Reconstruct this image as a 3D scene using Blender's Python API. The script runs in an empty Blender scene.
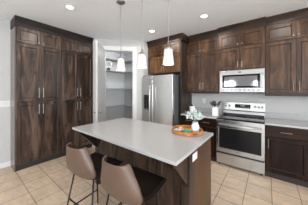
import bpy, bmesh, math, random
from mathutils import Vector, Matrix
random.seed(7)
PI = math.pi
SC = bpy.context.scene
COL = SC.collection

# ------------------------------------------------------------------ camera
cam = bpy.data.cameras.new('camera')
cam.lens = 17.23; cam.sensor_width = 36; cam.shift_y = -0.0401; cam.clip_start = 0.02
co = bpy.data.objects.new('camera', cam); COL.objects.link(co)
co.location = (0, 0, 1.4585); co.rotation_euler = (PI/2, 0, 0.6567)
SC.camera = co
# ------------------------------------------------------------------ world, exposure
w = bpy.data.worlds.new('world'); SC.world = w; w.use_nodes = True
bg = w.node_tree.nodes['Background']
bg.inputs[0].default_value = (0.86, 0.93, 1.0, 1); bg.inputs[1].default_value = 3.7
SC.view_settings.view_transform = 'Standard'; SC.view_settings.look = 'None'
SC.view_settings.exposure = 0.68; SC.view_settings.gamma = 1; SC.view_settings.use_curve_mapping = False
def area(name, loc, target, sx, sy, power, colr=(1, 1, 1)):
    l = bpy.data.lights.new(name, 'AREA'); l.shape = 'RECTANGLE'; l.size = sx; l.size_y = sy; l.energy = power; l.color = colr
    o = bpy.data.objects.new(name, l); COL.objects.link(o); o.location = loc
    o.rotation_euler = (Vector(target)-Vector(loc)).to_track_quat('-Z', 'Y').to_euler()
    return o
area('window_daylight', (-1.2, -5.5, 1.5), (-1.4, 3, 1.2), 3.6, 1.6, 110, (0.90, 0.95, 1))
area('side_daylight', (2.9, -2.6, 1.7), (-2.6, 1.4, 1.25), 4.2, 2.4, 150, (0.90, 0.95, 1))

# ------------------------------------------------------------------ materials
def nmat(name):
    m = bpy.data.materials.new(name); m.use_nodes = True
    nt = m.node_tree; b = nt.nodes['Principled BSDF']
    return m, nt, b
def N(nt, t, **k):
    n = nt.nodes.new(t)
    for a, v in k.items(): setattr(n, a, v)
    return n
def simple(name, colr, rough=0.5, metal=0.0, noise=0.04, scale=8.0, bump=0.0, emis=None, es=0.0, coat=0.0, trans=0.0):
    m, nt, b = nmat(name)
    tc = N(nt, 'ShaderNodeTexCoord'); nz = N(nt, 'ShaderNodeTexNoise'); nz.inputs['Scale'].default_value = scale; nz.inputs['Detail'].default_value = 4
    nt.links.new(tc.outputs['Object'], nz.inputs['Vector'])
    r = N(nt, 'ShaderNodeValToRGB')
    c0 = [max(0, c*(1-noise)) for c in colr]; c1 = [min(1, c*(1+noise)) for c in colr]
    r.color_ramp.elements[0].position = 0.3; r.color_ramp.elements[1].position = 0.7
    r.color_ramp.elements[0].color = (*c0, 1); r.color_ramp.elements[1].color = (*c1, 1)
    nt.links.new(nz.outputs['Fac'], r.inputs['Fac']); nt.links.new(r.outputs['Color'], b.inputs['Base Color'])
    b.inputs['Roughness'].default_value = rough; b.inputs['Metallic'].default_value = metal
    b.inputs['Coat Weight'].default_value = coat
    b.inputs['Transmission Weight'].default_value = trans
    if emis:
        b.inputs['Emission Color'].default_value = (*emis, 1); b.inputs['Emission Strength'].default_value = es
    if bump:
        bp = N(nt, 'ShaderNodeBump'); bp.inputs['Strength'].default_value = bump; bp.inputs['Distance'].default_value = 0.004
        nt.links.new(nz.outputs['Fac'], bp.inputs['Height']); nt.links.new(bp.outputs['Normal'], b.inputs['Normal'])
    return m
def wood(name, dark, mid, light, rough=0.34, axis='Z', knots=True, spec=0.3):
    m, nt, b = nmat(name)
    tc = N(nt, 'ShaderNodeTexCoord'); oi = N(nt, 'ShaderNodeObjectInfo')
    mul = N(nt, 'ShaderNodeMath', operation='MULTIPLY'); mul.inputs[1].default_value = 37.0
    nt.links.new(oi.outputs['Random'], mul.inputs[0])
    add = N(nt, 'ShaderNodeVectorMath', operation='ADD')
    nt.links.new(tc.outputs['Object'], add.inputs[0]); nt.links.new(mul.outputs[0], add.inputs[1])
    mp = N(nt, 'ShaderNodeMapping')
    mp.inputs['Scale'].default_value = (7, 7, 1.1) if axis == 'Z' else (1.1, 7, 7)
    nt.links.new(add.outputs[0], mp.inputs['Vector'])
    n1 = N(nt, 'ShaderNodeTexNoise'); n1.inputs['Scale'].default_value = 1.0; n1.inputs['Detail'].default_value = 6; n1.inputs['Distortion'].default_value = 1.4
    nt.links.new(mp.outputs[0], n1.inputs['Vector'])
    r = N(nt, 'ShaderNodeValToRGB'); e = r.color_ramp.elements
    e[0].position = 0.32; e[0].color = (*dark, 1); e[1].position = 0.72; e[1].color = (*light, 1)
    x = e.new(0.5); x.color = (*mid, 1)
    nt.links.new(n1.outputs['Fac'], r.inputs['Fac'])
    col = r.outputs['Color']
    # fine pores
    mp2 = N(nt, 'ShaderNodeMapping'); mp2.inputs['Scale'].default_value = (70, 70, 4) if axis == 'Z' else (4, 70, 70)
    nt.links.new(add.outputs[0], mp2.inputs['Vector'])
    n2 = N(nt, 'ShaderNodeTexNoise'); n2.inputs['Scale'].default_value = 1.0; n2.inputs['Detail'].default_value = 3
    nt.links.new(mp2.outputs[0], n2.inputs['Vector'])
    mr = N(nt, 'ShaderNodeMapRange'); mr.inputs['From Min'].default_value = 0.35; mr.inputs['From Max'].default_value = 0.65
    mr.inputs['To Min'].default_value = 0.78; mr.inputs['To Max'].default_value = 1.12
    nt.links.new(n2.outputs['Fac'], mr.inputs['Value'])
    # board-to-board tone
    tn = N(nt, 'ShaderNodeMapRange'); tn.inputs['To Min'].default_value = 0.72; tn.inputs['To Max'].default_value = 1.28
    tn.inputs['To Min'].default_value = 0.0; tn.inputs['To Max'].default_value = 1.0
    nt.links.new(oi.outputs['Color'], tn.inputs['Value'])
    mm = N(nt, 'ShaderNodeMath', operation='MULTIPLY'); nt.links.new(mr.outputs[0], mm.inputs[0]); nt.links.new(tn.outputs[0], mm.inputs[1])
    last = mm.outputs[0]
    if knots:
        v = N(nt, 'ShaderNodeTexVoronoi'); v.inputs['Scale'].default_value = 1.0
        mp3 = N(nt, 'ShaderNodeMapping'); mp3.inputs['Scale'].default_value = (5.5, 5.5, 3.0) if axis == 'Z' else (3.0, 5.5, 5.5)
        nt.links.new(add.outputs[0], mp3.inputs['Vector']); nt.links.new(mp3.outputs[0], v.inputs['Vector'])
        kr = N(nt, 'ShaderNodeMapRange'); kr.inputs['From Min'].default_value = 0.04; kr.inputs['From Max'].default_value = 0.2
        kr.inputs['To Min'].default_value = 0.3; kr.inputs['To Max'].default_value = 1.0
        nt.links.new(v.outputs['Distance'], kr.inputs['Value'])
        m2 = N(nt, 'ShaderNodeMath', operation='MULTIPLY'); nt.links.new(last, m2.inputs[0]); nt.links.new(kr.outputs[0], m2.inputs[1])
        last = m2.outputs[0]
    vm = N(nt, 'ShaderNodeVectorMath', operation='SCALE')
    nt.links.new(col, vm.inputs[0]); nt.links.new(last, vm.inputs['Scale'])
    nt.links.new(vm.outputs[0], b.inputs['Base Color'])
    b.inputs['Roughness'].default_value = rough; b.inputs['Specular IOR Level'].default_value = spec
    bp = N(nt, 'ShaderNodeBump'); bp.inputs['Strength'].default_value = 0.08; bp.inputs['Distance'].default_value = 0.002
    nt.links.new(n2.outputs['Fac'], bp.inputs['Height']); nt.links.new(bp.outputs['Normal'], b.inputs['Normal'])
    return m
def brushed(name, colr, rough=0.28, axis='Z'):
    m, nt, b = nmat(name)
    tc = N(nt, 'ShaderNodeTexCoord'); mp = N(nt, 'ShaderNodeMapping')
    mp.inputs['Scale'].default_value = (900, 900, 0.5) if axis == 'Z' else (0.5, 900, 900)
    nz = N(nt, 'ShaderNodeTexNoise'); nz.inputs['Scale'].default_value = 1
    nt.links.new(tc.outputs['Object'], mp.inputs['Vector']); nt.links.new(mp.outputs[0], nz.inputs['Vector'])
    mr = N(nt, 'ShaderNodeMapRange'); mr.inputs['To Min'].default_value = rough*0.93; mr.inputs['To Max'].default_value = rough*1.07
    nt.links.new(nz.outputs['Fac'], mr.inputs['Value']); nt.links.new(mr.outputs[0], b.inputs['Roughness'])
    b.inputs['Base Color'].default_value = (*colr, 1); b.inputs['Metallic'].default_value = 1.0
    return m

M = {}
M['wood'] = wood('alder_wood', (0.020, 0.0095, 0.0055), (0.062, 0.031, 0.0165), (0.145, 0.074, 0.037))
M['woodp'] = wood('pantry_alder_wood', (0.014, 0.0085, 0.006), (0.044, 0.026, 0.018), (0.15, 0.092, 0.064), rough=0.32, spec=0.38)
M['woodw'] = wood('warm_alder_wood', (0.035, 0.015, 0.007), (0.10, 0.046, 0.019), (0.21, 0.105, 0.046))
M['woode'] = wood('satin_end_panel_wood_lit', (0.07, 0.045, 0.035), (0.11, 0.075, 0.06), (0.17, 0.12, 0.10), rough=0.22, spec=0.8, knots=False)  # base colour lightened to carry daylight and wall reflection on this side
M['woodh'] = wood('alder_wood_horizontal', (0.020, 0.0095, 0.0055), (0.062, 0.031, 0.0165), (0.145, 0.074, 0.037), axis='X')
M['woodd'] = wood('dark_alder_wood', (0.013, 0.009, 0.007), (0.034, 0.022, 0.017), (0.075, 0.046, 0.034), rough=0.3)
M['crownb'] = wood('brown_crown_wood', (0.014, 0.008, 0.006), (0.030, 0.017, 0.011), (0.055, 0.031, 0.02), axis='X', knots=False)
M['crown'] = wood('dark_crown_wood', (0.010, 0.008, 0.008), (0.022, 0.017, 0.016), (0.04, 0.028, 0.022), rough=0.4, axis='X', knots=False)
M['red'] = wood('red_brown_wood', (0.007, 0.003, 0.002), (0.016, 0.0068, 0.004), (0.04, 0.017, 0.010), rough=0.32, spec=0.2)
M['redh'] = wood('red_brown_wood_horizontal', (0.007, 0.003, 0.002), (0.016, 0.0068, 0.004), (0.04, 0.017, 0.010), rough=0.32, spec=0.2, axis='X')
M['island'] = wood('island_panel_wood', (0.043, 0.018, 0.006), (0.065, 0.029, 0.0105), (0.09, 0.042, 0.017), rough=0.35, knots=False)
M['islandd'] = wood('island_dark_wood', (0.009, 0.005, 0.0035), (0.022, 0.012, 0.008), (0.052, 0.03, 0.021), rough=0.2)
M['kick'] = simple('dark_toe_kick', (0.016, 0.011, 0.009), 0.6)
M['wall'] = simple('wall_paint', (0.46, 0.46, 0.455), 0.85, noise=0.015, scale=30, bump=0.05)
M['ceil'] = simple('ceiling_paint', (0.82, 0.855, 0.89), 0.9, noise=0.02, scale=60, bump=0.15)
M['closet'] = simple('closet_paint', (0.66, 0.66, 0.655), 0.85, noise=0.015, scale=30)
M['shelf'] = simple('shadow_grey_shelf', (0.36, 0.36, 0.36), 0.5, noise=0.02)  # white shelves greyed so their colour carries the shadow lines
M['doorp'] = simple('off_white_door_paint', (0.43, 0.43, 0.425), 0.45, noise=0.01)
M['trim'] = simple('white_trim_paint', (0.60, 0.60, 0.595), 0.4, noise=0.01)
M['quartz'] = simple('light_quartz', (0.39, 0.39, 0.392), 0.22, noise=0.05, scale=90)
M['nickel'] = brushed('brushed_nickel', (0.30, 0.29, 0.275), 0.4)
M['cord'] = simple('grey_pendant_rod', (0.27, 0.265, 0.26), 0.45, noise=0.02)
M['steel'] = brushed('stainless_steel', (0.80, 0.805, 0.81), 0.26)
M['steelh'] = brushed('stainless_steel_horizontal', (0.60, 0.645, 0.69), 0.24, 'X')
M['steelm'] = brushed('microwave_steel', (0.34, 0.337, 0.333), 0.27, 'X')
M['steelw'] = simple('pale_steel_panel', (0.50, 0.495, 0.485), 0.3, 0.75, noise=0.03)
M['fside'] = simple('grey_fridge_side', (0.13, 0.132, 0.14), 0.45, 0.3)
M['blk'] = simple('black_plastic', (0.012, 0.012, 0.013), 0.35)
M['glassb'] = simple('black_glass', (0.010, 0.010, 0.011), 0.05, noise=0.0)
M['glassb'].node_tree.nodes['Principled BSDF'].inputs['Specular IOR Level'].default_value = 0.22
M['mirror'] = simple('mirrored_microwave_glass', (0.30, 0.30, 0.31), 0.06, 0.9, noise=0.0)
M['metalb'] = simple('black_metal', (0.015, 0.015, 0.017), 0.4, 0.5)
M['leather'] = simple('taupe_leather', (0.090, 0.055, 0.038), 0.42, noise=0.08, scale=25, bump=0.12)
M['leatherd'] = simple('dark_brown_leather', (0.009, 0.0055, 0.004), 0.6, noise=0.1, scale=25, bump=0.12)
M['plate'] = simple('white_plastic', (0.66, 0.655, 0.65), 0.35, noise=0.0)
M['slot'] = simple('dark_slot', (0.05, 0.05, 0.05), 0.6, noise=0.0)
M['shade'] = simple('frosted_glass_shade', (0.42, 0.40, 0.39), 0.35, noise=0.02, emis=(1.0, 0.86, 0.80), es=0.27)
M['lamp'] = simple('downlight_lens', (0.9, 0.9, 0.9), 0.5, noise=0, emis=(1.0, 0.97, 0.92), es=6)
M['tray'] = wood('honey_wood_tray', (0.28, 0.11, 0.035), (0.40, 0.17, 0.06), (0.50, 0.25, 0.10), rough=0.4, axis='X', knots=False)
M['cream'] = simple('cream_ceramic', (0.72, 0.64, 0.55), 0.4)
M['vase'] = simple('pale_blue_white_ceramic', (0.66, 0.70, 0.78), 0.3, noise=0.08, scale=14)
M['leaf'] = simple('pale_blue_green_leaves', (0.56, 0.63, 0.60), 0.6, noise=0.25, scale=18)
M['leafb'] = simple('powder_blue_petals', (0.60, 0.68, 0.74), 0.6, noise=0.15, scale=18)
M['stem'] = simple('sage_stem', (0.16, 0.2, 0.13), 0.6)
M['teal'] = simple('teal_green_cloth', (0.03, 0.30, 0.20), 0.7, noise=0.15)
M['greyc'] = simple('pale_grey_ceramic', (0.45, 0.47, 0.47), 0.4, noise=0.15, scale=40)
M['amber'] = simple('amber_yellow', (0.75, 0.38, 0.04), 0.45, noise=0.2, scale=20)
M['dark'] = simple('dark_espresso_item', (0.05, 0.03, 0.02), 0.5)
M['white'] = simple('white_ceramic', (0.80, 0.78, 0.75), 0.3, noise=0.03, scale=30)
M['display'] = simple('oven_display', (0.012, 0.012, 0.014), 0.15, noise=0)
M['digits'] = simple('lit_digits', (0.2, 0.25, 0.25), 0.5, noise=0, emis=(0.5, 0.7, 0.75), es=0.35)
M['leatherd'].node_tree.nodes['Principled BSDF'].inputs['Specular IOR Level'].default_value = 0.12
# floor
m, nt, b = nmat('beige_stone_tile'); M['floor'] = m
geo = N(nt, 'ShaderNodeNewGeometry'); mp = N(nt, 'ShaderNodeMapping'); mp.inputs['Location'].default_value = (-0.046+6.09, -0.577+6.2, 0)
nt.links.new(geo.outputs['Position'], mp.inputs['Vector'])
br = N(nt, 'ShaderNodeTexBrick'); br.offset = 0; br.squash = 1
for k, v in (('Scale', 1.0), ('Mortar Size', 0.0042), ('Mortar Smooth', 0.2), ('Bias', 0.0), ('Brick Width', 0.3045), ('Row Height', 0.31)): br.inputs[k].default_value = v
br.inputs['Color1'].default_value = (0.56, 0.43, 0.32, 1); br.inputs['Color2'].default_value = (0.64, 0.495, 0.365, 1); br.inputs['Mortar'].default_value = (0.15, 0.10, 0.065, 1)
nt.links.new(mp.outputs[0], br.inputs['Vector'])
nz = N(nt, 'ShaderNodeTexNoise'); nz.inputs['Scale'].default_value = 5; nz.inputs['Detail'].default_value = 6; nz.inputs['Distortion'].default_value = 1.0
mp2 = N(nt, 'ShaderNodeMapping'); mp2.inputs['Scale'].default_value = (1, 2.2, 1)
nt.links.new(geo.outputs['Position'], mp2.inputs['Vector']); nt.links.new(mp2.outputs[0], nz.inputs['Vector'])
mr = N(nt, 'ShaderNodeMapRange'); mr.inputs['From Min'].default_value = 0.3; mr.inputs['From Max'].default_value = 0.7; mr.inputs['To Min'].default_value = 0.84; mr.inputs['To Max'].default_value = 1.12
nt.links.new(nz.outputs['Fac'], mr.inputs['Value'])
vm = N(nt, 'ShaderNodeVectorMath', operation='SCALE'); nt.links.new(br.outputs['Color'], vm.inputs[0]); nt.links.new(mr.outputs[0], vm.inputs['Scale'])
nt.links.new(vm.outputs[0], b.inputs['Base Color']); b.inputs['Roughness'].default_value = 0.38
bp = N(nt, 'ShaderNodeBump'); bp.inputs['Strength'].default_value = 0.4; bp.inputs['Distance'].default_value = 0.002; bp.invert = True
nt.links.new(br.outputs['Fac'], bp.inputs['Height']); nt.links.new(bp.outputs['Normal'], b.inputs['Normal'])

# ------------------------------------------------------------------ mesh helpers
def box(bm, x0, x1, y0, y1, z0, z1, bev=0.0):
    r = bmesh.ops.create_cube(bm, size=1)
    vs = r['verts']
    for v in vs:
        v.co = Vector(((x0+x1)/2+v.co.x*(x1-x0), (y0+y1)/2+v.co.y*(y1-y0), (z0+z1)/2+v.co.z*(z1-z0)))
    if bev:
        es = list({e for v in vs for e in v.link_edges})
        bmesh.ops.bevel(bm, geom=es, offset=bev, segments=2, profile=0.5, affect='EDGES')
def lathe(bm, prof, cx=0, cy=0, cz=0, n=32, cap=True):
    rings = []
    for r, z in prof:
        rings.append([bm.verts.new((cx+r*math.cos(2*PI*i/n), cy+r*math.sin(2*PI*i/n), cz+z)) for i in range(n)])
    for a, b_ in zip(rings, rings[1:]):
        for i in range(n): bm.faces.new((a[i], a[(i+1) % n], b_[(i+1) % n], b_[i]))
    if cap:
        bm.faces.new(rings[0][::-1]); bm.faces.new(rings[-1])
def tube(bm, pts, rad, n=10, cap=True):
    pts = [Vector(p) for p in pts]; rings = []
    rads = rad if isinstance(rad, (list, tuple)) else [rad]*len(pts)
    up = Vector((0.13, 0.21, 0.97))
    for i, p in enumerate(pts):
        t = (pts[min(i+1, len(pts)-1)]-pts[max(i-1, 0)]).normalized()
        a = t.cross(up)
        if a.length < 0.3: a = t.cross(Vector((1, 0.1, 0)))
        a.normalize(); c = t.cross(a)
        rings.append([bm.verts.new(p+(a*math.cos(2*PI*k/n)+c*math.sin(2*PI*k/n))*rads[i]) for k in range(n)])
    for a, b_ in zip(rings, rings[1:]):
        for i in range(n): bm.faces.new((a[i], a[(i+1) % n], b_[(i+1) % n], b_[i]))
    if cap: bm.faces.new(rings[0][::-1]); bm.faces.new(rings[-1])
def prism(bm, pts, axis, a0, a1):
    # pts: 2-D outline in the plane normal to axis
    def mk(p, q): return {'x': (q, p[0], p[1]), 'y': (p[0], q, p[1]), 'z': (p[0], p[1], q)}[axis]
    A = [bm.verts.new(mk(p, a0)) for p in pts]; B = [bm.verts.new(mk(p, a1)) for p in pts]
    bm.faces.new(A); bm.faces.new(B[::-1])
    for i in range(len(pts)): bm.faces.new((A[i], A[(i+1) % len(pts)], B[(i+1) % len(pts)], B[i]))
def obj(name, bm, mat, parent=None, smooth=False, **props):
    bmesh.ops.recalc_face_normals(bm, faces=bm.faces)
    me = bpy.data.meshes.new(name); bm.to_mesh(me); bm.free()
    if smooth:
        for p in me.polygons: p.use_smooth = True
    me.materials.append(M[mat] if isinstance(mat, str) else mat)
    o = bpy.data.objects.new(name, me); COL.objects.link(o)
    if parent: o.parent = parent
    for k, v in props.items(): o[k] = v
    return o
def B(name, mat, parent, *a, bev=0.0, **k):
    bm = bmesh.new(); box(bm, *a, bev=bev); return obj(name, bm, mat, parent, **k)
def struct(o): o['kind'] = 'structure'; return o
def thing(name, label, cat, loc=(0, 0, 0), rotz=0, group=None):
    o = bpy.data.objects.new(name, None); COL.objects.link(o); o.empty_display_size = 0.1
    o.location = loc; o.rotation_euler = (0, 0, rotz); o['label'] = label; o['category'] = cat
    if group: o['group'] = group
    return o
def tag(o, label, cat, group=None):
    o['label'] = label; o['category'] = cat
    if group: o['group'] = group
    return o
def dup(root, loc, rotz=0, label=None):
    r = root.copy(); COL.objects.link(r); r.location = loc; r.rotation_euler = (0, 0, rotz)
    if label: r['label'] = label
    for ch in list(root.children):
        c = ch.copy(); COL.objects.link(c); c.parent = r
        for g in ch.children:
            d = g.copy(); COL.objects.link(d); d.parent = c
    return r
def smooth_angle(o):
    for p in o.data.polygons: p.use_smooth = True

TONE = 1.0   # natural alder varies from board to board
# cabinet door in the local frame of its cabinet: front plane y=0, sticks out to y=-0.02
def panel_door(parent, x0, x1, z0, z1, mat='wood', name='door', handle=None, hmat='nickel', rail=0.058, hlen=0.16):
    bm = bmesh.new(); t = 0.021; g = 0.0018
    x0 += g; x1 -= g; z0 += g; z1 -= g
    cx, cz = (x0+x1)/2, (z0+z1)/2
    for a in ((x0-cx, x0-cx+rail, z0-cz, z1-cz), (x1-cx-rail, x1-cx, z0-cz, z1-cz),
              (x0-cx+rail, x1-cx-rail, z0-cz, z0-cz+rail), (x0-cx+rail, x1-cx-rail, z1-cz-rail, z1-cz)):
        box(bm, a[0], a[1], -t, 0, a[2], a[3], bev=0.0018)
    # sloped inner lip and recessed flat panel
    xi0, xi1, zi0, zi1 = x0-cx+rail, x1-cx-rail, z0-cz+rail, z1-cz-rail; l = 0.009
    o4 = [(xi0, zi0), (xi1, zi0), (xi1, zi1), (xi0, zi1)]; i4 = [(xi0+l, zi0+l), (xi1-l, zi0+l), (xi1-l, zi1-l), (xi0+l, zi1-l)]
    O = [bm.verts.new((x, -t+0.004, z)) for x, z in o4]; I = [bm.verts.new((x, -0.007, z)) for x, z in i4]
    for i in range(4): bm.faces.new((O[i], O[(i+1) % 4], I[(i+1) % 4], I[i]))
    bm.faces.new(I)
    d = obj(name, bm, mat, parent); d.location = (cx, 0, cz)
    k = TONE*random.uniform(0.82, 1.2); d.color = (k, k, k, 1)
    if handle: pull(d, handle[0]-cx, handle[1]-cz, handle[2], hlen, t)
    return d
def slab_drawer(parent, x0, x1, z0, z1, mat='redh', hlen=0.14):
    bm = bmesh.new(); g = 0.0018; cx, cz = (x0+x1)/2, (z0+z1)/2
    box(bm, x0-cx+g, x1-cx-g, -0.021, 0, z0-cz+g, z1-cz-g, bev=0.003)
    d = obj('drawer', bm, mat, parent); d.location = (cx, 0, cz)
    pull(d, 0, 0, 'h', hlen, 0.021)
    return d
def pull(parent, x, z, orient, L, t):
    bm = bmesh.new(); r = 0.0052; s = 0.03
    if orient == 'v':
        tube(bm, [(x, -t-s, z-L/2), (x, -t-s, z+L/2)], r, 8)
        for q in (-1, 1): tube(bm, [(x, -t+0.001, z+q*L*0.36), (x, -t-s, z+q*L*0.36)], r*0.8, 8)
    elif orient == 'h':
        tube(bm, [(x-L/2, -t-s, z), (x+L/2, -t-s, z)], r, 8)
        for q in (-1, 1): tube(bm, [(x+q*L*0.36, -t+0.001, z), (x+q*L*0.36, -t-s, z)], r*0.8, 8)
    else:  # small knob
        tube(bm, [(x, -t+0.001, z), (x, -t-0.014, z), (x, -t-0.016, z), (x, -t-0.026, z)], [0.006, 0.006, 0.014, 0.011], 12)
    return obj('handle', bm, 'nickel', parent)
def crown_profile(d0, z0, z1):
    # outline in (depth, z): depth negative = towards the room
    return [(d0+0.02, z0), (-0.004, z0), (-0.006, z0+0.012), (-0.004, z0+0.02), (-0.006, z0+0.06), (-0.012, z0+0.075), (-0.03, z1-0.05), (-0.045, z1-0.03), (-0.05, z1-0.02), (-0.05, z1), (d0+0.02, z1)]

H = 2.78
# ------------------------------------------------------------------ room shell
struct(B('floor', 'floor', None, -4.4, 5.5, -5.0, 3.85, -0.1, 0))
struct(B('ceiling', 'ceil', None, -4.4, 5.5, -5.0, 3.85, H, H+0.1))
struct(B('wall_left', 'wall', None, -4.05, -3.93, -5.0, 2.04, 0, H))
struct(B('wall_back', 'wall', None, -4.4, 2.6, 3.70, 3.85, 0, H))
struct(B('wall_right_light_block', 'wall', None, 3.3, 3.4, 1.0, 3.70, 0, H))  # unseen stub wall added to hold back light from the open right side
struct(B('wall_closet_side', 'closet', None, -4.37, -4.25, 2.12, 3.70, 0, H))
struct(B('wall_closet_front', 'closet', None, -4.37, -3.54, 2.04, 2.12, 0, H))
struct(B('wall_fridge_side', 'wall', None, -2.74, -2.63, 2.96, 3.70, 0, H))
struct(B('baseboard_left', 'trim', None, -3.93, -3.915, -5.0, 0.575, 0, 0.10, bev=0.004))
# rear wall (behind the camera) with tall glass doors: seen in the reflections of the appliances
bm = bmesh.new()
WIN = ((-2.75, -1.75), (-0.75, 0.15))
for a in ((-4.05, -2.75), (-1.75, -0.75), (0.15, 5.5)): box(bm, a[0], a[1], -5.0, -4.85, 0, H)
for a in WIN: box(bm, a[0], a[1], -5.0, -4.85, 2.1, H); box(bm, a[0], a[1], -5.0, -4.85, 0, 0.95)
struct(obj('wall_rear', bm, 'wall'))
for i, (xa, xb) in enumerate(WIN):
    bm = bmesh.new(); y0, y1 = -4.98, -4.9
    for a in ((xa, xa+0.05, 0.95, 2.1), (xb-0.05, xb, 0.95, 2.1), (xa, xb, 2.05, 2.1), (xa, xb, 0.95, 1.0), ((xa+xb)/2-0.03, (xa+xb)/2+0.03, 0.95, 2.1), (xa, xb, 1.5, 1.54)):
        box(bm, a[0], a[1], y0, y1, a[2], a[3])
    struct(obj('window_%d' % (i+1), bm, 'trim'))
# diagonal closet wall with an 8-foot opening
E1 = Vector((-3.54, 2.04, 0)); ANG = PI/4
def diag(name, mat, *pieces, bev=0.0):
    bm = bmesh.new()
    for a in pieces: box(bm, *a, bev=bev)
    o = struct(obj(name, bm, mat)); o.location = E1; o.rotation_euler = (0, 0, ANG); return o
S0, S1, OT = 0.285, 1.01, 2.50
diag('wall_diagonal', 'wall', (0.0, S0, 0, 0.11, 0, H), (S1, 1.285, 0, 0.11, 0, H), (S0, S1, 0, 0.11, OT, H))
diag('door_frame_1', 'trim', (S0-0.095, S0, -0.018, 0, 0, OT+0.1), (S1, S1+0.095, -0.018, 0, 0, OT+0.1), (S0, S1, -0.018, 0, OT, OT+0.1),
     (S0, S0+0.014, 0, 0.11, 0, OT), (S1-0.014, S1, 0, 0.11, 0, OT), (S0, S1, 0, 0.11, OT-0.014, OT), bev=0.002)
# open closet door (seen almost edge on)
hx = Vector((-3.54, 2.04, 0)) + Vector((math.cos(ANG), math.sin(ANG), 0))*S0 + Vector((0.707, -0.707, 0))*0.022
dr = bpy.data.objects.new('door_1', None); COL.objects.link(dr); dr['kind'] = 'structure'
dr.location = hx; dr.rotation_euler = (0, 0, -PI/4 - 0.01)
bm = bmesh.new(); DW = 0.76; T = 0.0375
box(bm, 0, DW, -T/2, T/2, 0.012, 2.49, bev=0.002)
for s in (-1, 1):
    for z0, z1 in ((0.2, 1.0), (1.15, 2.35)):
        for a in ((0.11, 0.13, z0, z1), (DW-0.13, DW-0.11, z0, z1), (0.13, DW-0.13, z0, z0+0.02), (0.13, DW-0.13, z1-0.02, z1)):
            box(bm, a[0], a[1], s*T/2-0.004, s*T/2+0.004, a[2], a[3])
obj('door_leaf', bm, 'doorp', dr)
bm = bmesh.new()
for s in (-1, 1):
    tube(bm, [(DW-0.07, s*T/2, 0.98), (DW-0.07, s*(T/2+0.012), 0.98)], 0.027, 16)
    tube(bm, [(DW-0.07, s*(T/2+0.01), 0.98), (DW-0.07, s*(T/2+0.052), 0.98), (DW-0.08, s*(T/2+0.06), 0.98), (DW-0.19, s*(T/2+0.06), 0.98)], 0.009, 8)
obj('door_handle', bm, 'nickel', dr)
# closet shelves
for i, z in enumerate((0.34, 0.93, 1.51, 2.08, 2.46)):
    bm = bmesh.new(); prism(bm, [(-4.25, 2.12), (-3.95, 2.12), (-3.95, 3.40), (-2.74, 3.40), (-2.74, 3.70), (-4.25, 3.70)], 'z', z-0.014, z)
    tag(obj('closet_shelf', bm, 'shelf'), ['white closet shelf nearest the closet floor', 'white closet shelf just above the island counter line', 'white closet shelf at about eye level',
        'white closet shelf that carries the round ring', 'topmost white closet shelf near the head of the doorway'][i], 'shelf', 'L-shaped shelves in the corner closet')
bm = bmesh.new()
pts = [(0.095*math.cos(2*PI*i/28), 0, 0.095*math.sin(2*PI*i/28)+0.112) for i in range(29)]
tube(bm, pts, 0.018, 10, cap=False); bmesh.ops.remove_doubles(bm, verts=bm.verts, dist=1e-4)
o = obj('ring_ornament', bm, 'white', smooth=True); o.location = (-4.03, 2.85, 2.167); o.rotation_euler = (0, 0, 0.75)
tag(o, 'white round ring ornament standing on a small dark pot in the closet', 'ornament')
bm = bmesh.new(); lathe(bm, [(0.04, 0), (0.052, 0.02), (0.052, 0.06), (0.04, 0.085), (0.03, 0.09)], n=20)
o = obj('bowl', bm, 'slot', smooth=True); o.location = (-4.03, 2.85, 2.08); tag(o, 'small dark pot under the white ring in the closet', 'pot')

# ------------------------------------------------------------------ left pantry cabinets
def tall_cab(y0, w_, label):
    t = thing('tall_cabinet', label, 'cabinet', (-3.56, y0, 0), PI/2, 'floor to ceiling cabinets on the left wall')
    B('body', 'woodp', t, 0, w_, 0, 0.365, 0.10, 2.62, bev=0.001)
    B('toe_kick', 'kick', t, 0.001, w_-0.001, 0.012, 0.33, 0.0, 0.10)
    m_ = w_/2
    for x0, x1, hx_ in ((0.004, m_, m_-0.035), (m_, w_-0.004, m_+0.035)):
        panel_door(t, x0, x1, 0.11, 1.235, 'woodp', handle=(hx_, 1.09, 'v'), hlen=0.19)
        panel_door(t, x0, x1, 1.245, 2.315, 'woodp', handle=(hx_, 1.41, 'v'), hlen=0.19)
        panel_door(t, x0, x1, 2.325, 2.605, 'woodp', handle=(hx_, 2.375, 'k'), rail=0.05)
    return t
tall_cab(0.577, 0.728, 'tall dark wood cabinet nearest the light switch')
tall_cab(1.307, 0.728, 'tall dark wood cabinet next to the corner closet')
B('end_skin', 'woode', None, -3.925, -3.56, 0.561, 0.575, 0, 2.60)
o = bpy.data.objects['end_skin']; o.name = 'end_panel'; tag(o, 'flat wood end panel closing the tall cabinets by the switch', 'panel')
bm = bmesh.new(); prism(bm, crown_profile(0.33, 2.621, H-0.001), 'x', -0.02, 1.458)
o = obj('crown_moulding', bm, 'crown'); o.location = (-3.56, 0.577, 0.0); o.rotation_euler = (0, 0, PI/2)
tag(o, 'near-black crown moulding over the tall left cabinets', 'moulding')

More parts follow.
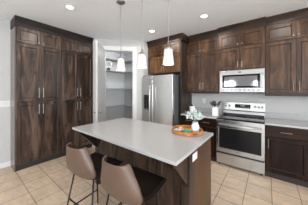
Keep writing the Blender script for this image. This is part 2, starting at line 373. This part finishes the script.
# ------------------------------------------------------------------ fridge wall
t = thing('cabinet_over_fridge', 'wood cabinet above the stainless refrigerator', 'cabinet', (-2.60, 3.12, 0))
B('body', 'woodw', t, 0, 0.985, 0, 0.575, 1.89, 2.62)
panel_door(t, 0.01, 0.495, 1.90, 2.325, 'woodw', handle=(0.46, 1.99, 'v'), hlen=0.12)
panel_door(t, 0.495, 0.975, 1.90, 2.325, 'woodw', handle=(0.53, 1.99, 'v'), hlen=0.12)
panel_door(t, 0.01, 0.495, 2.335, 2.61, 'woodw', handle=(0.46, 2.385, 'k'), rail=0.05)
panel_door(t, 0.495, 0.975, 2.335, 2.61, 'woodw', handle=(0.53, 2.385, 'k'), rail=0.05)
o = B('fridge_panel', 'woodd', None, -1.613, -1.59, 3.10, 3.70, 0, 2.60, bev=0.002)
tag(o, 'dark full-height side panel right of the refrigerator', 'panel')
bm = bmesh.new(); prism(bm, crown_profile(0.40, 2.621, H-0.001), 'x', -2.625, -1.585)
box(bm, -1.584, -1.54, 3.075, 3.352, 2.621, H-0.001, bev=0.003)
o = obj('crown_moulding', bm, 'crownb'); o.location = (0, 3.12, 0)
o.data.transform(Matrix.Identity(4))
# the side return box was given in world coordinates: bring it into the local frame
for v in o.data.vertices:
    if v.co.y > 2: v.co.y -= 3.12
tag(o, 'dark crown moulding over the cabinet above the refrigerator', 'moulding')

t = thing('refrigerator', 'stainless steel side by side refrigerator with ice dispenser', 'refrigerator', (-2.61, 2.87, 0))
B('body', 'fside', t, 0.004, 0.926, 0.075, 0.80, 0.03, 1.815, bev=0.004)
def fdoor(x0, x1, name):
    bm = bmesh.new(); box(bm, x0, x1, 0, 0.068, 0.06, 1.82, bev=0.012)
    return obj(name, bm, 'steel', t)
d1 = fdoor(0.002, 0.348, 'freezer_door'); d2 = fdoor(0.354, 0.928, 'fridge_door')
def fhandle(par, x):
    bm = bmesh.new(); pts = []
    for i in range(13):
        q = i/12; z = 0.60+q*0.97; pts.append((x, -0.045-0.022*math.sin(PI*q), z))
    pts = [(x, 0.002, 0.60)]+pts+[(x, 0.002, 1.57)]
    tube(bm, pts, 0.0125, 10); return obj('handle', bm, 'steelw', par, smooth=True)
fhandle(d1, 0.305); fhandle(d2, 0.398)
dis = B('ice_dispenser', 'blk', d1, 0.07, 0.245, -0.006, 0.02, 0.96, 1.34, bev=0.004)
B('dispenser_panel', 'display', d1, 0.085, 0.23, -0.010, -0.004, 1.22, 1.32)
B('dispenser_tray', 'fside', d1, 0.085, 0.23, -0.016, -0.004, 0.975, 1.0, bev=0.002)
B('badge', 'steelw', d2, 0.24, 0.42, -0.004, 0.002, 1.715, 1.745, bev=0.001)
B('base_grille', 'blk', t, 0.02, 0.91, 0.05, 0.1, 0.0, 0.055)
for x in (0.03, 0.84): B('hinge_cover', 'fside', t, x, x+0.06, 0.02, 0.12, 1.815, 1.835, bev=0.004)

# ------------------------------------------------------------------ upper cabinets on the range wall
def upper(x0, x1, y, z0, label, dlabel=None, under=True, mat='wood', hh=0.16):
    t = thing('wall_cabinet', label, 'cabinet', (x0, y, 0), 0, 'upper wall cabinets')
    w_ = x1-x0; dep = 3.70-y
    B('body', mat, t, 0, w_, 0, dep-0.002, z0, 2.62)
    m_ = w_/2
    top = 2.315
    for a, b_, hx_ in ((0.004, m_, m_-0.036), (m_, w_-0.004, m_+0.036)):
        panel_door(t, a, b_, z0+0.006, top, mat, handle=(hx_, z0+0.13 if hh > 0.13 else z0+0.10, 'v'), hlen=hh)
        panel_door(t, a, b_, top+0.01, 2.605, mat, handle=(hx_, top+0.06, 'k'), rail=0.05)
    if under: B('light_rail', 'crown', t, 0, w_, -0.018, 0.004, z0-0.045, z0+0.004, bev=0.002)
    return t
upper(-1.588, -0.832, 3.41, 1.425, 'wood wall cabinet between refrigerator and microwave')
upper(-0.83, -0.04, 3.36, 1.868, 'wood wall cabinet directly above the microwave', under=False, hh=0.11)
upper(-0.038, 0.79, 3.41, 1.40, 'wood wall cabinet right of the microwave')
upper(0.792, 1.6, 3.41, 1.40, 'wood wall cabinet at the far right end of the run')
for a, b_, y, e in ((-1.538, -0.847, 3.41, ''), (-0.845, -0.025, 3.36, ''), (-0.023, 1.6, 3.41, '')):
    bm = bmesh.new(); prism(bm, crown_profile(3.68-y, 2.621, H-0.001), 'x', a, b_)
    o = obj('crown_moulding', bm, 'crownb'); o.location = (0, y, 0)
    tag(o, {-1.538: 'dark crown moulding between the refrigerator and microwave sections', -0.845: 'dark crown moulding stepping forward above the microwave', -0.023: 'dark crown moulding at the right edge of the picture'}[a], 'moulding')

# microwave
t = thing('microwave', 'stainless over-the-range microwave with mirrored window', 'microwave', (-0.81, 3.33, 1.42))
B('body', 'blk', t, 0.004, 0.761, 0.03, 0.365, 0.0, 0.437)
bm = bmesh.new()
for a in ((0, 0.765, 0.345, 0.437), (0, 0.765, 0.0, 0.085), (0, 0.055, 0.085, 0.345), (0.70, 0.765, 0.085, 0.345)): box(bm, a[0], a[1], 0, 0.03, a[2], a[3], bev=0.003)
d = obj('door_frame', bm, 'steelm', t)
B('window_surround', 'glassb', t, 0.053, 0.702, 0.006, 0.03, 0.083, 0.347)
B('window', 'mirror', t, 0.095, 0.66, 0.002, 0.008, 0.12, 0.315)
bm = bmesh.new(); tube(bm, [(0.715, 0.0, 0.10), (0.715, -0.03, 0.12), (0.715, -0.03, 0.32), (0.715, 0.0, 0.34)], 0.008, 8); obj('handle', bm, 'steelw', t)
B('badge', 'blk', t, 0.35, 0.40, -0.002, 0.002, 0.385, 0.4)
for i in range(9): B('button', 'fside', t, 0.06+i*0.075, 0.095+i*0.075, -0.0015, 0.001, 0.035, 0.05)
B('vent_underside', 'blk', t, 0.02, 0.74, 0.02, 0.34, -0.018, 0.0)

# ------------------------------------------------------------------ range
t = thing('range', 'stainless electric range with black glass cooktop and oven', 'stove', (-0.802, 3.07, 0))
W = 0.762
B('body', 'blk', t, 0.003, W-0.003, 0.03, 0.61, 0.03, 0.895)
B('cooktop', 'glassb', t, 0, W, -0.005, 0.585, 0.895, 0.916, bev=0.004)
for cx, cy, r in ((0.2, 0.16, 0.10), (0.56, 0.16, 0.115), (0.2, 0.42, 0.08), (0.56, 0.42, 0.09)):
    bm = bmesh.new(); lathe(bm, [(r, 0.916), (r, 0.9168), (r-0.004, 0.9168), (r-0.004, 0.916)], cx, cy, 0, 40, cap=False); obj('burner_ring', bm, 'fside', t)
# oven door
bm = bmesh.new()
for a in ((0, W, 0.735, 0.89), (0, W, 0.268, 0.345), (0, 0.045, 0.345, 0.735), (W-0.045, W, 0.345, 0.735)): box(bm, a[0], a[1], 0.0, 0.03, a[2], a[3], bev=0.003)
d = obj('oven_door', bm, 'steelh', t)
B('oven_window', 'glassb', d, 0.043, W-0.043, 0.003, 0.028, 0.343, 0.737)
bm = bmesh.new(); tube(bm, [(0.04, -0.048, 0.80), (W-0.04, -0.048, 0.80)], 0.014, 12)
for x in (0.07, W-0.07): tube(bm, [(x, 0.001, 0.80), (x, -0.048, 0.80)], 0.010, 8)
obj('handle', bm, 'steelw', d, smooth=True)
dw = B('drawer', 'steelh', t, 0, W, 0.0, 0.03, 0.045, 0.238, bev=0.003)
B('badge', 'fside', d, W/2-0.03, W/2+0.03, -0.001, 0.001, 0.31, 0.32)
# backguard
B('rear_vent_strip', 'blk', t, 0.01, W-0.01, 0.52, 0.547, 0.914, 0.955, bev=0.003)
bm = bmesh.new(); prism(bm, [(0.545, 0.912), (0.61, 0.912), (0.61, 1.195), (0.592, 1.2), (0.575, 1.19), (0.563, 1.03), (0.548, 1.0)], 'x', 0.0, W)
bg_ = obj('backguard', bm, 'steelw', t)
B('backguard_groove', 'blk', bg_, 0.004, W-0.004, 0.552, 0.566, 1.012, 1.022)
B('display', 'display', bg_, 0.235, 0.52, 0.5625, 0.575, 1.075, 1.155)
for i in range(4): B('display_digit', 'digits', bg_, 0.345+i*0.02, 0.357+i*0.02, 0.5615, 0.563, 1.115, 1.135)
for i in range(6): B('touch_key', 'digits', bg_, 0.25+i*0.045, 0.265+i*0.045, 0.5615, 0.563, 1.088, 1.094)
for x in (0.055, 0.125, 0.60, 0.665, 0.72):
    bm = bmesh.new(); z = 1.115; tube(bm, [(x, 0.572, z), (x, 0.566, z), (x, 0.565, z), (x, 0.545, z)], [0.026, 0.026, 0.02, 0.018], 20); obj('knob', bm, 'steelm', bg_)
for x in (0.03, W-0.06):
    for y in (0.06, 0.55):
        bm = bmesh.new(); lathe(bm, [(0.014, 0), (0.014, 0.035)], x+0.015, y, 0, 12); obj('leg', bm, 'blk', t)

# ------------------------------------------------------------------ base cabinets and counters
def base(x0, x1, label, kind):
    t = thing('base_cabinet', label, 'cabinet', (x0, 3.11, 0), 0, 'base cabinets on the range wall')
    w_ = x1-x0
    B('body', 'red', t, 0, w_, 0, 0.588, 0.10, 0.883)
    B('toe_kick', 'kick', t, 0.001, w_-0.001, 0.035, 0.58, 0.0, 0.10)
    if kind == 'single':
        slab_drawer(t, 0.004, w_-0.004, 0.705, 0.872)
        panel_door(t, 0.004, w_-0.004, 0.11, 0.695, 'red', handle=(0.045, 0.58, 'v'), hlen=0.15, rail=0.065)
    elif kind == 'double':
        m_ = w_/2
        slab_drawer(t, 0.004, m_, 0.705, 0.872); slab_drawer(t, m_, w_-0.004, 0.705, 0.872)
        panel_door(t, 0.004, m_, 0.11, 0.695, 'red', handle=(m_-0.035, 0.58, 'v'), hlen=0.15)
        panel_door(t, m_, w_-0.004, 0.11, 0.695, 'red', handle=(m_+0.035, 0.58, 'v'), hlen=0.15)
    return t
base(-1.588, -0.806, 'red-brown base cabinet between refrigerator and range', 'double')
base(-0.036, 0.495, 'red-brown base cabinet directly right of the range', 'single')
base(0.497, 1.6, 'red-brown base cabinet beyond the right picture edge', 'double')
for a, b_, l in ((-1.588, -0.806, 'light quartz countertop carrying the utensil crock'), (-0.036, 1.6, 'light quartz countertop right of the range')):
    o = B('countertop', 'quartz', None, a, b_, 3.07, 3.698, 0.884, 0.914, bev=0.002); tag(o, l, 'countertop', 'countertops on the range wall')
    o = B('backsplash', 'quartz', None, a, b_, 3.678, 3.6985, 0.9145, 1.02, bev=0.002); tag(o, l.replace('light quartz countertop carrying', 'low quartz backsplash strip behind').replace('light quartz countertop', 'low quartz backsplash strip'), 'backsplash')

def cover_plate(name, label, cat, loc, rotz, gangs, kind):
    t = thing(name, label, cat, loc, rotz)
    w_ = 0.07+0.046*(gangs-1)
    B('plate', 'plate', t, -w_/2, w_/2, -0.006, 0, -0.0575, 0.0575, bev=0.002)
    for g in range(gangs):
        cx = (g-(gangs-1)/2)*0.046
        if kind == 'switch': B('rocker', 'trim', t, cx-0.0165, cx+0.0165, -0.010, -0.005, -0.033, 0.033, bev=0.002)
        else:
            r = B('socket_face', 'trim', t, cx-0.0165, cx+0.0165, -0.008, -0.005, -0.034, 0.034, bev=0.001)
            bm = bmesh.new()
            for s in (-1, 1):
                for q in (-1, 1): box(bm, cx+q*0.007-0.001, cx+q*0.007+0.001, -0.0085, -0.0078, s*0.018-0.004, s*0.018+0.004)
            obj('slots', bm, 'slot', r)
    return t
cover_plate('light_switch', 'white three-gang light switch plate on the left wall', 'switch', (-3.93, 0.475, 1.20), PI/2, 3, 'switch')
cover_plate('wall_outlet', 'white outlet on the wall left of the utensil crock', 'outlet', (-1.265, 3.70, 1.19), 0, 1, 'outlet')

# ------------------------------------------------------------------ island
t = thing('kitchen_island', 'dark wood kitchen island with overhanging light quartz top', 'island', (0, 0, 0))
o = B('worktop', 'quartz', t, -2.273, -0.546, 0.982, 1.951, 0.884, 0.914, bev=0.003)
IX0, IX1, IY0, IY1 = -2.15, -0.572, 1.27, 1.93
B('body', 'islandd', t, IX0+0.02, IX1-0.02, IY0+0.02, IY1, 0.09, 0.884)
B('toe_kick', 'kick', t, IX0+0.05, IX1-0.05, IY0+0.05, IY1-0.03, 0, 0.09)
B('end_panel', 'island', t, IX1-0.02, IX1, IY0+0.085, IY1, 0.0, 0.884, bev=0.002)
B('corner_post', 'woodd', t, IX1-0.085, IX1+0.003, IY0, IY0+0.085, 0.0, 0.884, bev=0.003)
B('corner_post', 'woodd', t, IX0, IX0+0.085, IY0, IY0+0.085, 0.0, 0.884, bev=0.003)
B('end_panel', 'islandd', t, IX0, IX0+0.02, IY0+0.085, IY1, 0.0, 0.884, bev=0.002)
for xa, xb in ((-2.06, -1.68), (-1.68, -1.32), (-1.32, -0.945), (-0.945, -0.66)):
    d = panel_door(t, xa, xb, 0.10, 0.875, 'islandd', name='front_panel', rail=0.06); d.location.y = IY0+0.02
# curved corbels under the overhang
for cx in (-2.12, -0.61):
    bm = bmesh.new(); out = [(1.0, 0.884), (1.0, 0.845)]
    for i in range(11):
        q = i/10; a = q*PI/2
        out.append((1.02+0.25*(1-math.cos(a))*0.9+0.015*q, 0.845-0.27*math.sin(a)*1.0 if False else 0.845-0.27*(1-math.cos(a))))
    out += [(1.27, 0.56), (1.27, 0.884)]
    prism(bm, out, 'x', cx-0.03, cx+0.03); obj('corbel', bm, 'islandd', t)
cover_plate('island_outlet', 'white outlet on the end of the island under the worktop', 'outlet', (IX1, 1.40, 0.805), PI/2, 1, 'outlet').rotation_euler = (0, PI/2, PI/2)

# ------------------------------------------------------------------ stools
def make_stool(loc, rotz, label):
    t = thing('bar_stool', label, 'stool', loc, rotz, 'bucket bar stools at the island')
    rows = [(.195, .652, .218, 0, -.004), (.18, .664, .230, 0, 0), (.10, .652, .238, 0, .008), (0, .630, .236, 0, .018), (-.095, .608, .230, .0, .04),
            (-.165, .604, .222, .02, .072), (-.214, .65, .211, .055, .08), (-.236, .72, .196, .078, .058), (-.249, .795, .168, .085, .030), (-.258, .865, .145, .088, .016), (-.264, .912, .130, .085, .010), (-.267, .924, .122, .08, .006)]
    def surf(rows, off):
        bm = bmesh.new(); G = []
        nT = 14
        for i, (y, z, hw, ry, rz) in enumerate(rows):
            a = rows[max(i-1, 0)]; b_ = rows[min(i+1, len(rows)-1)]
            ty, tz = b_[0]-a[0], b_[1]-a[1]; L = math.hypot(ty, tz); ny, nz = -tz/L, ty/L   # normal in profile plane
            if ny < -0.3 or (abs(ny) <= 0.3 and nz < 0): ny, nz = -ny, -nz
            row = []
            for k in range(nT+1):
                q = -1+2*k/nT; e = abs(q)**2.4
                x = hw*math.sin(q*PI/2)*(1-off*3.0) if off else hw*math.sin(q*PI/2)
                row.append(bm.verts.new((x, y+ry*e+ny*off, z+rz*e+nz*off-(0.004 if off else 0)*e)))
            G.append(row)
        for r0, r1 in zip(G, G[1:]):
            for k in range(nT): bm.faces.new((r0[k], r0[k+1], r1[k+1], r1[k]))
        return bm
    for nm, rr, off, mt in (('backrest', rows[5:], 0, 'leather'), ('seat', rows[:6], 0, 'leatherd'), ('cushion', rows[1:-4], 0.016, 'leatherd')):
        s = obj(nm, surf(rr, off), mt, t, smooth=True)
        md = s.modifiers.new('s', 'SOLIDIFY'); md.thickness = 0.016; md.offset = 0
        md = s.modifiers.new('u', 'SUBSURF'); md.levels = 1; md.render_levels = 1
    tops = {(-1, -1): (-.155, -.13), (1, -1): (.155, -.13), (-1, 1): (-.15, .13), (1, 1): (.15, .13)}
    P = {}
    for (sx, sy), (x, y) in tops.items():
        bx, by = sx*.23, (-.225 if sy < 0 else .215)
        P[(sx, sy)] = (Vector((x, y, .625)), Vector((bx, by, 0.004)))
        bm = bmesh.new(); tube(bm, [(x*0.6, y*0.6, .618), (x, y, .610), (bx, by, 0.004)], 0.0085, 10); obj('leg', bm, 'metalb', t, smooth=True)
    def at(k, z): a, b_ = P[k]; q = (a.z-z)/(a.z-b_.z); return a.lerp(b_, q)
    bm = bmesh.new(); tube(bm, [at((-1, -1), .32), at((1, -1), .32)], .0075, 8)
    tube(bm, [at((-1, 1), .32), at((1, 1), .32)], .0075, 8)
    for sx in (-1, 1): tube(bm, [at((sx, -1), .2), at((sx, 1), .2)], .0075, 8)
    obj('footrest', bm, 'metalb', t)
    return t
s = make_stool((-0.928, 0.912, 0), math.radians(4), 'taupe leather bucket bar stool nearest the camera')
dup(s, (-1.482, 0.875, 0), math.radians(6), 'taupe leather bucket bar stool nearer the tall cabinets')

# ------------------------------------------------------------------ pendants
def make_pendant(loc, label):
    t = thing('pendant_lamp', label, 'lamp', loc, 0, 'pendant lamps over the island')
    bm = bmesh.new(); lathe(bm, [(0.062, 0), (0.062, -0.012), (0.05, -0.022), (0.012, -0.03)], n=28); obj('canopy', bm, 'nickel', t, smooth=True)
    bm = bmesh.new(); lathe(bm, [(0.0038, -0.025), (0.0038, -0.80)], n=10); obj('rod', bm, 'cord', t, smooth=True)
    bm = bmesh.new(); lathe(bm, [(0.008, -0.74), (0.012, -0.75), (0.014, -0.79), (0.046, -0.805), (0.048, -0.822)], n=28)
    pts = [(0.062*math.cos(PI*i/12), 0, -0.845+0.045*math.sin(PI*i/12)) for i in range(13)]
    tube(bm, pts, 0.005, 8); [setattr(v, 'co', v.co+Vector((0, 0, -0.03))) for v in bm.verts]; obj('cap', bm, 'nickel', t, smooth=True)
    bm = bmesh.new(); lathe(bm, [(0.040, -0.818), (0.047, -0.83), (0.050, -0.87), (0.060, -0.95), (0.065, -0.995), (0.062, -0.995), (0.057, -0.95), (0.047, -0.87), (0.043, -0.832), (0.038, -0.822)], n=32, cap=False)
    [setattr(v, 'co', v.co+Vector((0, 0, -0.03))) for v in bm.verts]
    obj('lamp_shade', bm, 'shade', t, smooth=True)
    bm = bmesh.new(); bmesh.ops.create_uvsphere(bm, u_segments=16, v_segments=10, radius=0.027)
    for v in bm.verts: v.co.z -= 0.92
    obj('bulb', bm, 'lamp', t, smooth=True)
    return t
p = make_pendant((-1.738, 1.445, H), 'pendant lamp furthest left, its ceiling canopy in view')
dup(p, (-1.318, 1.45, H), 0, 'middle one of the three pendant lamps')
dup(p, (-0.908, 1.45, H), 0, 'pendant lamp nearest the range, in front of the wood cabinets')
for i, x in enumerate((-1.738, -1.318, -0.908)):
    l = bpy.data.lights.new('pendant_light', 'POINT'); l.energy = 1.5; l.color = (1, 0.86, 0.7); l.shadow_soft_size = 0.04
    o = bpy.data.objects.new('pendant_light', l); COL.objects.link(o); o.location = (x, 1.45, H-1.05)

# ------------------------------------------------------------------ recessed ceiling lights
cans = [(-2.488, 1.041, 'recessed ceiling light nearest the tall left cabinets'), (-2.046, 2.581, 'recessed ceiling light in front of the refrigerator'), (-0.898, 2.625, 'recessed ceiling light in front of the microwave section'),
        (0.25, 2.62, None), (-0.9, -0.5, None), (-2.488, -0.6, None), (0.6, 0.9, None)]
for i, (x, y, lab) in enumerate(cans):
    t = thing('recessed_light', lab or 'recessed ceiling light outside the picture', 'light', (x, y, H), 0, 'recessed ceiling lights')
    bm = bmesh.new(); lathe(bm, [(0.052, -0.001), (0.054, -0.008), (0.072, -0.006), (0.075, 0.0)], n=32, cap=False); obj('trim_ring', bm, 'trim', t, smooth=True)
    bm = bmesh.new(); lathe(bm, [(0.053, 0.0), (0.053, -0.004)], n=32); obj('lens', bm, 'lamp', t)
    l = bpy.data.lights.new('downlight', 'SPOT'); l.energy = 14; l.color = (1, 0.93, 0.86); l.spot_size = math.radians(176); l.spot_blend = 0.12; l.shadow_soft_size = 0.06
    o = bpy.data.objects.new('downlight', l); COL.objects.link(o); o.location = (x, y, H-0.02)

l = bpy.data.lights.new('closet_fill', 'POINT'); l.energy = 14; l.color = (0.95, 0.97, 1); l.shadow_soft_size = 0.2  # added fill that brightens the closet; no fixture inside it
o = bpy.data.objects.new('closet_fill', l); COL.objects.link(o); o.location = (-3.25, 2.75, 2.66)
# ------------------------------------------------------------------ tray and its contents
TX, TY, TZ = -0.825, 1.765, 0.914
t = thing('round_tray', 'round honey-coloured wooden tray on the island worktop', 'tray', (TX, TY, TZ))
bm = bmesh.new(); lathe(bm, [(0.18, 0.0), (0.192, 0.004), (0.196, 0.045), (0.192, 0.05), (0.183, 0.05), (0.180, 0.046), (0.177, 0.012), (0.02, 0.011)], n=48)
obj('tray_body', bm, 'tray', t, smooth=False)
for a in (-0.62,):
    bm = bmesh.new(); bx, by = 0.197*math.cos(a), 0.197*math.sin(a)
    pts = [(0.198*math.cos(a+q*0.028), 0.198*math.sin(a+q*0.028), 0.028) for q in range(-5, 6)]
    tube(bm, pts, 0.006, 8); obj('handle', bm, 'dark', t)
bz = TZ+0.0122
t = thing('flower_vase', 'pale white-blue vase of dusty leaves on the wooden tray', 'vase', (TX+0.092, TY+0.05, bz))
bm = bmesh.new(); lathe(bm, [(0.036, 0), (0.046, 0.01), (0.049, 0.045), (0.046, 0.085), (0.034, 0.105), (0.03, 0.115), (0.036, 0.125), (0.032, 0.125), (0.026, 0.112), (0.028, 0.10)], n=32)
obj('vase_body', bm, 'vase', t, smooth=True)
bs = bmesh.new(); bl = bmesh.new(); bb = bmesh.new()
def leaf(bm, p, d, L, wd):
    d = Vector(d).normalized(); s_ = d.cross(Vector((random.uniform(-1, 1), random.uniform(-1, 1), random.uniform(-.3, 1)))).normalized(); n_ = d.cross(s_)
    p = Vector(p); v = [bm.verts.new(p), bm.verts.new(p+d*L*.4+s_*wd), bm.verts.new(p+d*L), bm.verts.new(p+d*L*.4-s_*wd), bm.verts.new(p+d*L*.45+n_*wd*.4)]
    for a, b_ in ((0, 1), (1, 2), (2, 3), (3, 0)): bm.faces.new((v[a], v[b_], v[4]))
for i in range(15):
    a = i*2.4+random.uniform(-.3, .3); rr = random.uniform(0.05, 0.15) if i else 0.02; hh = random.uniform(0.10, 0.165)
    p0_ = Vector((0, 0, 0.10)); p1_ = Vector((rr*math.cos(a)*.4, rr*math.sin(a)*.4, 0.12+hh*.45)); p2_ = Vector((rr*math.cos(a), rr*math.sin(a), 0.10+hh*(0.85 if rr > .09 else 1)))
    tube(bs, [p0_, p1_, p2_], 0.0015, 5)
    for k in range(11):
        q = 0.3+0.7*k/10; pt = p1_.lerp(p2_, (q-.3)/.7)
        leaf(bl if (i+k) % 4 else bb, pt, (random.uniform(-1, 1), random.uniform(-1, 1), random.uniform(-.2, 1)), random.uniform(.028, .045), random.uniform(.009, .014))
# one tall powder-blue spike
tube(bs, [(0, 0, .1), (-.02, .02, .22), (-.03, .025, .30)], 0.002, 5)
for k in range(22):
    q = k/21; leaf(bb, Vector((-.012, .01, .17)).lerp(Vector((-.03, .025, .31)), q), (random.uniform(-1, 1), random.uniform(-1, 1), 1.2), .025, .008)
obj('stems', bs, 'stem', t); f = obj('leaves', bl, 'leaf', t); f['kind'] = 'stuff'; f = obj('blue_blossoms', bb, 'leafb', t); f['kind'] = 'stuff'
# things lying in the tray
bm = bmesh.new(); box(bm, -0.045, 0.045, -0.022, 0.022, 0, 0.042, bev=0.012)
o = obj('folded_cloth', bm, 'teal', smooth=True); o.location = (TX+0.03, TY-0.075, bz); o.rotation_euler = (0, 0, 0.75)
tag(o, 'small teal-green folded cloth lying in the wooden tray', 'cloth')
bm = bmesh.new()
for k in range(5):
    q = Vector((-.05+.025*k, 0.012*math.sin(k*2.1), .021)); bmesh.ops.create_icosphere(bm, subdivisions=2, radius=.02, matrix=Matrix.Translation(q))
o = obj('bead_garland', bm, 'greyc', smooth=True); o.location = (TX-0.075, TY-0.075, bz); o.rotation_euler = (0, 0, 0.7); tag(o, 'pale grey beads lying left of the teal cloth in the tray', 'beads')
bm = bmesh.new(); bmesh.ops.create_icosphere(bm, subdivisions=3, radius=.026)
for v in bm.verts: v.co.x *= 1.35; v.co.z *= 0.8
o = obj('lemon', bm, 'amber', smooth=True); o.location = (TX-0.10, TY+0.02, bz+.021); o.rotation_euler = (0, 0, .9); tag(o, 'amber yellow fruit at the left side inside the tray', 'fruit')
bm = bmesh.new(); box(bm, -.05, .05, -.035, .035, 0, .012, bev=.004)
o = obj('napkin', bm, 'amber'); o.location = (TX-0.01, TY+0.075, bz); o.rotation_euler = (0, 0, .5); tag(o, 'orange folded napkin at the far side inside the tray', 'napkin')

# ------------------------------------------------------------------ counter items
t = thing('utensil_crock', 'white square crock beside the range', 'crock', (-0.885, 3.29, 0.914), 0.1)
bm = bmesh.new(); box(bm, -.055, .055, -.055, .055, 0, .185, bev=.012); 
tp = [f_ for f_ in bm.faces if f_.normal.z > .9 and f_.calc_area() > .004]
r = bmesh.ops.inset_region(bm, faces=tp, thickness=.008); bmesh.ops.translate(bm, verts=list({v for f_ in tp for v in f_.verts}), vec=(0, 0, -.08))
obj('crock_body', bm, 'white', t)
R = t
ut = [(-.03, -.02, -.062, -.028, .115, 'spoon'), (-.02, .03, -.025, .045, .10, 'spatula'), (.0, -.04, .0, -.05, .10, 'ladle'), (.04, -.02, .068, -.02, .12, 'spatula'), (.03, .04, .05, .055, .11, 'spoon')]
labs = ['black cooking spoon leaning furthest left in the crock', 'black spatula standing upright in the crock', 'black ladle at the front of the crock', 'black spatula leaning right in the crock', 'black cooking spoon at the back right of the crock']
for (x, y, tx, ty, hh, k), lb in zip(ut, labs):
    u_ = thing({'spoon': 'cooking_spoon'}.get(k, k), lb, 'utensil', (-0.885, 3.29, 0.914), 0.1, 'black utensils in the white crock')
    b0 = Vector((x*.5, y*.5, .115)); b1 = Vector((tx*1.1, ty, .125+hh))
    bm = bmesh.new(); tube(bm, [b0, b1], .006, 8); obj('handle', bm, 'blk', u_)
    bm = bmesh.new(); d_ = (b1-b0).normalized()
    rot = d_.to_track_quat('Z', 'Y').to_matrix().to_4x4()
    if k == 'spatula': box(bm, -.042, .042, -.006, .006, 0, .085, bev=.004)
    else:
        bmesh.ops.create_uvsphere(bm, u_segments=14, v_segments=10, radius=.043)
        for v in bm.verts: v.co.y *= .35 if k == 'spoon' else .8; v.co.z = v.co.z*(1.15 if k == 'spoon' else .85)+.02
    bm.transform(Matrix.Translation(b1) @ rot); obj('head', bm, 'blk', u_, smooth=(k != 'spatula'))
t = thing('canister', 'cream canister on the counter beside the refrigerator panel', 'canister', (-1.47, 3.42, 0.914))
bm = bmesh.new(); lathe(bm, [(.05, 0), (.058, .006), (.058, .15), (.054, .157)], n=28); obj('canister_body', bm, 'cream', t, smooth=False)
bm = bmesh.new(); lathe(bm, [(.056, .157), (.056, .172), (.02, .178), (.012, .185), (.016, .2), (.004, .205)], n=24); obj('lid', bm, 'dark', t, smooth=True, label='dark lid')
